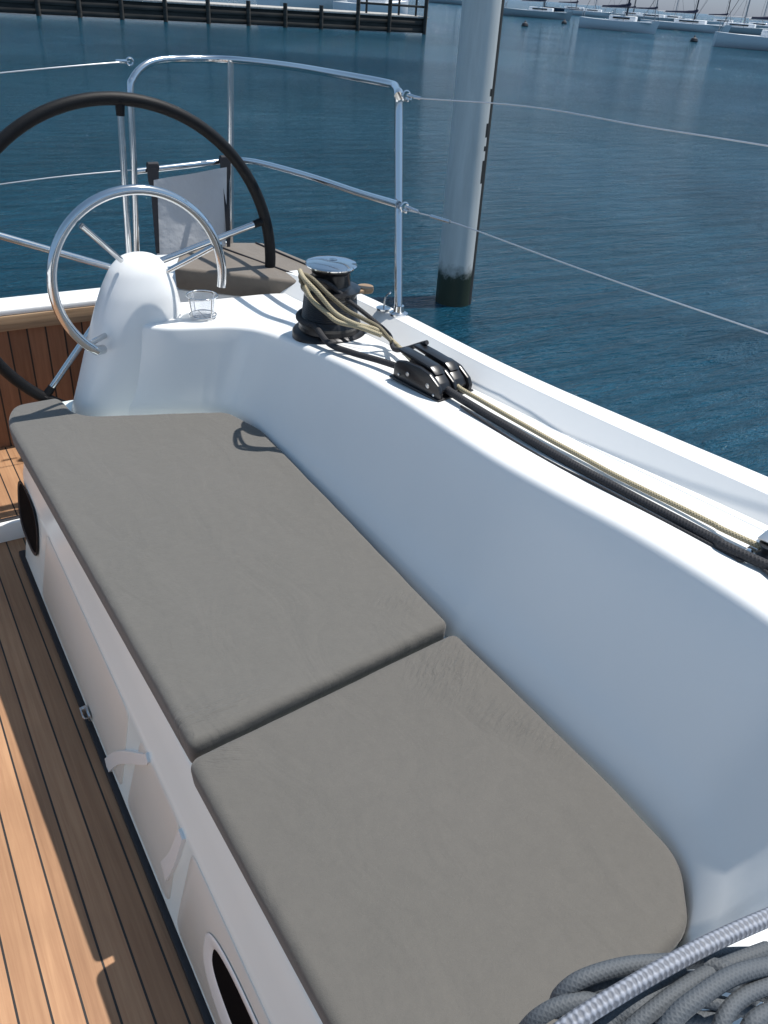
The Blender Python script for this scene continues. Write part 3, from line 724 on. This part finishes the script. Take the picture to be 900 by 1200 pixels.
L(mw, ramp(mw, n4, [(.35, (.003, .056, .100)), (.7, (.008, .078, .122))]), B(mw).inputs['Base Color'])
bm = bmesh.new(); grid(bm, [[(x, y, WZ) for x in (-3500, 0, 3500)] for y in (-3500, 0, 4000)]); o = finish('sea', bm, mw, None, 0); tag(o, kind='structure')

# ============================================================ pile
mp_ = mat('pile_sleeve', (.45, .46, .45), .5); v = coords(mp_); sx = N(mp_, 'ShaderNodeSeparateXYZ'); L(mp_, v, sx.inputs[0])
c = ramp(mp_, noise(mp_, coords(mp_, (1, 1, .12)), 9, 6, .65), [(.3, (.47, .48, .46)), (.7, (.62, .63, .605))])
nn = math_(mp_, 'ADD', sx.outputs[2], math_(mp_, 'MULTIPLY', noise(mp_, v, 14, 6, .7), .22))
al = ramp(mp_, nn, [(.0, (0, 0, 0)), (.34, (0, 0, 0)), (.40, (.6, .6, .6)), (.46, (1, 1, 1))])
L(mp_, mixc(mp_, al, (.018, .028, .014), c), B(mp_).inputs['Base Color'])
mt_ = mat('wet_timber', (.008, .009, .009), .8); L(mt_, bump(mt_, noise(mt_, coords(mt_, (1, 1, .1)), 40, 5), .8, .02), B(mt_).inputs['Normal'])
pb = at(531, 353, z=WZ); ptop = at(569.5, -30, y=pb.y+.15); ax = (ptop-pb); 
pile = empty('mooring_pile', (pb.x, pb.y, WZ), 'leaning grey mooring pile in the water beyond the yacht rail, green at the waterline', 'pile')
def pile_mesh(rad, off, z0, z1, n=28, seed=1, amp=0.0):
    rnd = random.Random(seed); bm = bmesh.new(); rows = []
    for i in range(n+1):
        t = i/n; z = z0+(z1-z0)*t; c = ax*(z/ax.z)
        j = (rnd.uniform(-amp, amp) if 1.0 < z < 1.75 else rnd.uniform(-amp, amp)*.15) if amp else 0
        rows.append([(c.x+off[0]+(rad+j)*math.cos(2*math.pi*k/32), c.y+off[1]+(rad+j)*math.sin(2*math.pi*k/32), z) for k in range(32)])
    V = grid(bm, rows, True); bm.faces.new(V[-1]); return bm
PR = .155
finish('sleeve', pile_mesh(PR, (0, 0), -.6, 3.2), mp_, pile, 60)
rv = RT.copy(); rv.z = 0; rv.normalize()
finish('timber_core', pile_mesh(PR-.008, (rv.x*.0105, rv.y*.0105), -.6, 3.3, 70, 3, .0003), mt_, pile, 60)

# ============================================================ dock
dock_y = 48.6
x_of = lambda px, py: at(px, py, y=dock_y).x
md = mat('dock_timber', (.035, .032, .028), .85); L(md, ramp(md, noise(md, coords(md, (.4, 1, 4)), 2, 5), [(.3, (.02, .019, .017)), (.7, (.06, .055, .048))]), B(md).inputs['Base Color'])
mdd = mat('dock_deck', (.34, .33, .31), .85); L(mdd, ramp(mdd, noise(mdd, coords(mdd, (4, 1, 1)), 2, 5), [(.3, (.25, .24, .22)), (.7, (.42, .41, .39))]), B(mdd).inputs['Base Color'])
zl = at(0, -12, y=dock_y).z; zt = at(250, 7, y=dock_y).z; xr = x_of(498, 38)
DZ = zt
dock = empty('dock', (xr-12, dock_y, WZ), 'long dark timber dock with pale deck across the water at upper left', 'dock')
def dpart(name, bm, mt): 
    bmesh.ops.translate(bm, verts=bm.verts, vec=-Vector(dock.location)); return finish(name, bm, mt, dock, 40)
bm = bmesh.new(); box(bm, ((xr-25)/2, dock_y+.15, (DZ+WZ)/2+.02), (xr+25, .2, DZ-WZ-.06)); 
for z in (DZ-.25, DZ-.65): box(bm, ((xr-25)/2, dock_y+.02, z), (xr+25.1, .12, .22), .02)
dpart('fascia', bm, md)
bm = bmesh.new(); box(bm, ((xr-25)/2, dock_y+1.5, DZ+.05), (xr+25.2, 3.2, .10), .01); dpart('deck', bm, mdd)
k = 0
for px in (-40, 45, 93, 142, 193, 243, 290, 333, 375, 418, 455, 497):
    x = x_of(px, 20); bm = bmesh.new(); tall = px > 400 or px in (193, 243)
    tube(bm, [(x, dock_y-.14, WZ-.3), (x, dock_y-.14, DZ+(1.15 if tall else .35))], .12, 10); dpart('post', bm, md)
for px in (430, 468, 488):
    x = x_of(px, 20); bm = bmesh.new(); box(bm, (x, dock_y+.1, DZ+.6), (.1, .1, 1.1), .01); dpart('rail_post', bm, md)
bm = bmesh.new(); xa = x_of(418, 20)
for z in (.6, 1.05): box(bm, ((xr+xa)/2, dock_y+.02, DZ+z), (xr-xa, .06, .12), .01)
dpart('guard_rail', bm, md)

# ============================================================ far sailing boats and buoys
def boat_mats(hc):
    h = mat('hull_paint', hc, .3); return h
MH = {'w': mat('white_hull', (.62, .64, .66), .35), 'b': mat('navy_hull', (.02, .035, .07), .3), 'g': mat('grey_hull', (.34, .38, .40), .4)}
MC = mat('cabin_white', (.75, .76, .77), .5); MM = mat('dark_mast', (.03, .035, .045), .5); MA = mat('pale_mast', (.35, .36, .38), .4, .3); MS = mat('navy_sail_cover', (.015, .02, .05), .8); MWn = mat('cabin_window', (.01, .012, .015), .1)
def yacht_far(px, py, Lh, head, label, hull='w', mast='d', fb=1.0, mh=13.0, cover=True, bow=1, z=None):
    base = at(px, py, z=WZ)
    root = empty('moored_sailboat', base, label, 'sailboat', 'sailboats moored far across the water', math.radians(head))
    bm = bmesh.new(); rows = []
    for i in range(15):
        t = i/14; x = (t-.5)*Lh; wdt = Lh*.15*(math.sin(math.pi*min(1, (t*.82+.18)))**.7 if t < .999 else .02)
        wdt = max(wdt, .03); sh = fb*(1+.28*(2*t-1)**2*(1 if t > .5 else .4)); rk = .35*(t**8)
        rows.append([(x+rk*q, wdt*s*f, zz) for s, f, zz, q in ((-1, 1, sh, 1), (-1, .98, sh*.6, .7), (-1, .86, .12, .2), (-1, .5, -.25, 0), (1, .5, -.25, 0), (1, .86, .12, .2), (1, .98, sh*.6, .7), (1, 1, sh, 1))])
    V = grid(bm, rows, True); bm.faces.new(V[0]); bm.faces.new(V[-1]); finish('hull', bm, MH[hull], root, 50)
    bm = bmesh.new(); box(bm, (-.02*Lh, 0, fb*1.02), (Lh*.93, Lh*.2, .05)); prism(bm, [(-.12*Lh, -.07*Lh), (.22*Lh, -.05*Lh), (.25*Lh, 0), (.22*Lh, .05*Lh), (-.12*Lh, .07*Lh)], fb+.03, fb+.50, .08); cb = finish('cabin', bm, MC, root, 40)
    bm = bmesh.new()
    for s in (-1, 1): box(bm, (.04*Lh, s*.0655*Lh, fb+.28), (.22*Lh, .06, .16), .01, Matrix.Rotation(-s*.058, 4, 'Z'))
    finish('window', bm, MWn, cb, 0)
    bm = bmesh.new(); mx = .10*Lh; tube(bm, [(mx, 0, fb+.3), (mx, 0, fb+mh)], [.10, .10, .07], 8); finish('mast', bm, MM if mast == 'd' else MA, root, 60)
    bm = bmesh.new(); tube(bm, [(mx, 0, fb+1.25), (mx-.36*Lh, 0, fb+1.15)], .06, 8); bo = finish('boom', bm, MA, root, 60)
    if cover:
        bm = bmesh.new(); tube(bm, [(mx+.1, 0, fb+1.75), (mx-.02, 0, fb+1.5), (mx-.12*Lh, 0, fb+1.36), (mx-.34*Lh, 0, fb+1.26)], [.14, .2, .17, .12, .08], 10, sm=4); finish('sail_cover', bm, MS, root, 60)
    bm = bmesh.new()
    for a, b in (((.52*Lh, 0, fb*1.25), (mx, 0, fb+mh*.95)), ((-.49*Lh, 0, fb), (mx, 0, fb+mh)), ((mx-.2, .14*Lh, fb), (mx, 0, fb+mh*.9)), ((mx-.2, -.14*Lh, fb), (mx, 0, fb+mh*.9))): tube(bm, [a, b], .022, 5)
    finish('rigging', bm, MM, root, 60)
    for e in (-1, 1):
        bm = bmesh.new(); pts = [(e*.47*Lh, s*.05*Lh if e > 0 else s*.12*Lh, fb*1.2) for s in (-1, 1)]
        for p in pts: tube(bm, [p, (p[0], p[1], p[2]+.65)], .03, 6)
        tube(bm, [(p[0], p[1], p[2]+.65) for p in pts], .03, 6)
        finish('guard_rail', bm, MA, root, 60)
    return root
yacht_far(722, 36, 8.2, -50, 'pale sailboat with dark covered boom, its whole hull in view right of the pile', 'w', 'd', .95, 13)
yacht_far(628, 21, 10, -42, 'sailboat with grey hull moored behind the top of the pile, partly cut by it', 'g', 'd', .9, 14)
yacht_far(905, 60, 9.5, -45, 'pale sailboat cut by the right edge of the photo with dark mast', 'w', 'd', .95, 13)
yacht_far(800, 36, 12, -46, 'low white sailboat between the pale one and the right edge, buoy in front', 'w', 'd', .9, 14)
yacht_far(858, 40, 12, -42, 'distant sailboat behind the pale boat at the right edge with a pale mast', 'g', 'a', .9, 15, False)
yacht_far(757, 27, 13, -40, 'distant sailboat with pale mast behind the pale sailboat beside the pile', 'g', 'a', 1, 16)
yacht_far(668, 16, 13, -40, 'distant navy sailboat with dark mast right of the top of the pile', 'b', 'd', 1, 16)
yacht_far(530, 5, 12, -30, 'distant sailboat between the end of the dock and the pile', 'g', 'a', 1, 15)
yacht_far(690, 19, 11, -35, 'tiny far sailboat with a bare pale mast, first one behind the navy boat', 'w', 'a', .9, 14, False)
yacht_far(735, 22.5, 11, -48, 'tiny far sailboat with a dark mast seen over the pale boat', 'g', 'd', .9, 15)
yacht_far(783, 27, 11, -30, 'tiny far sailboat with a bare pale mast left of the buoy', 'w', 'a', .9, 13, False)
yacht_far(842, 31.5, 11, -42, 'tiny far sailboat with a dark mast just left of the edge boat', 'w', 'd', .9, 15)
yacht_far(884, 36, 11, -36, 'tiny far sailboat with a pale mast, farthest at the right edge', 'g', 'a', .9, 14, False)
# motor boats behind the dock
def motor(px, py, Lh, head, label):
    base = at(px, py, z=WZ); root = empty('motor_boat', base, label, 'motor boat', 'motor boats behind the dock', math.radians(head))
    bm = bmesh.new(); rows = []
    for i in range(11):
        t = i/10; x = (t-.5)*Lh; wd_ = Lh*.16*(1 if t < .5 else math.cos((t-.5)*math.pi)**.6+.02)
        rows.append([(x+.5*t**6, s*wd_*f, z_) for s, f, z_ in ((-1, 1, 1.1+.4*t*t), (-1, .8, .1), (-1, .3, -.3), (1, .3, -.3), (1, .8, .1), (1, 1, 1.1+.4*t*t))])
    V = grid(bm, rows, True); bm.faces.new(V[0]); bm.faces.new(V[-1]); finish('hull', bm, MC, root, 50)
    bm = bmesh.new(); prism(bm, [(-.3*Lh, -.12*Lh), (.15*Lh, -.11*Lh), (.25*Lh, 0), (.15*Lh, .11*Lh), (-.3*Lh, .12*Lh)], 1.1, 2.5, .15); cb = finish('cabin', bm, MH['w'], root, 40)
    bm = bmesh.new(); box(bm, (-.08*Lh, -.118*Lh, 1.9), (.36*Lh, .08, .6), .02); box(bm, (-.08*Lh, .118*Lh, 1.9), (.36*Lh, .08, .6), .02); finish('window', bm, MWn, cb, 0)
motor(360, 17, 9, 20, 'pale motor boat lying behind the middle of the railed dock end'); motor(437, 23, 7, 12, 'smaller pale motor boat behind the railed end of the dock')
mb = mat('buoy_black', (.02, .02, .025), .5)
for (px, py, lb) in ((615, 31, 'dark mooring buoy floating nearest the pile'), (661, 28, 'dark mooring buoy left of the pale moored sailboat'), (813, 49, 'dark mooring buoy in front of the boat at the right edge')):
    p = at(px, py, z=WZ); bm = bmesh.new(); lathe(bm, [(.02, -.2), (.28, -.12), (.36, .08), (.28, .28), (.1, .36), (.05, .5), (.02, .52)], (0, 0, 0), 16)
    o = finish('mooring_buoy', bm, mb); o.location = p; tag(o, lb, 'buoy', 'mooring buoys')
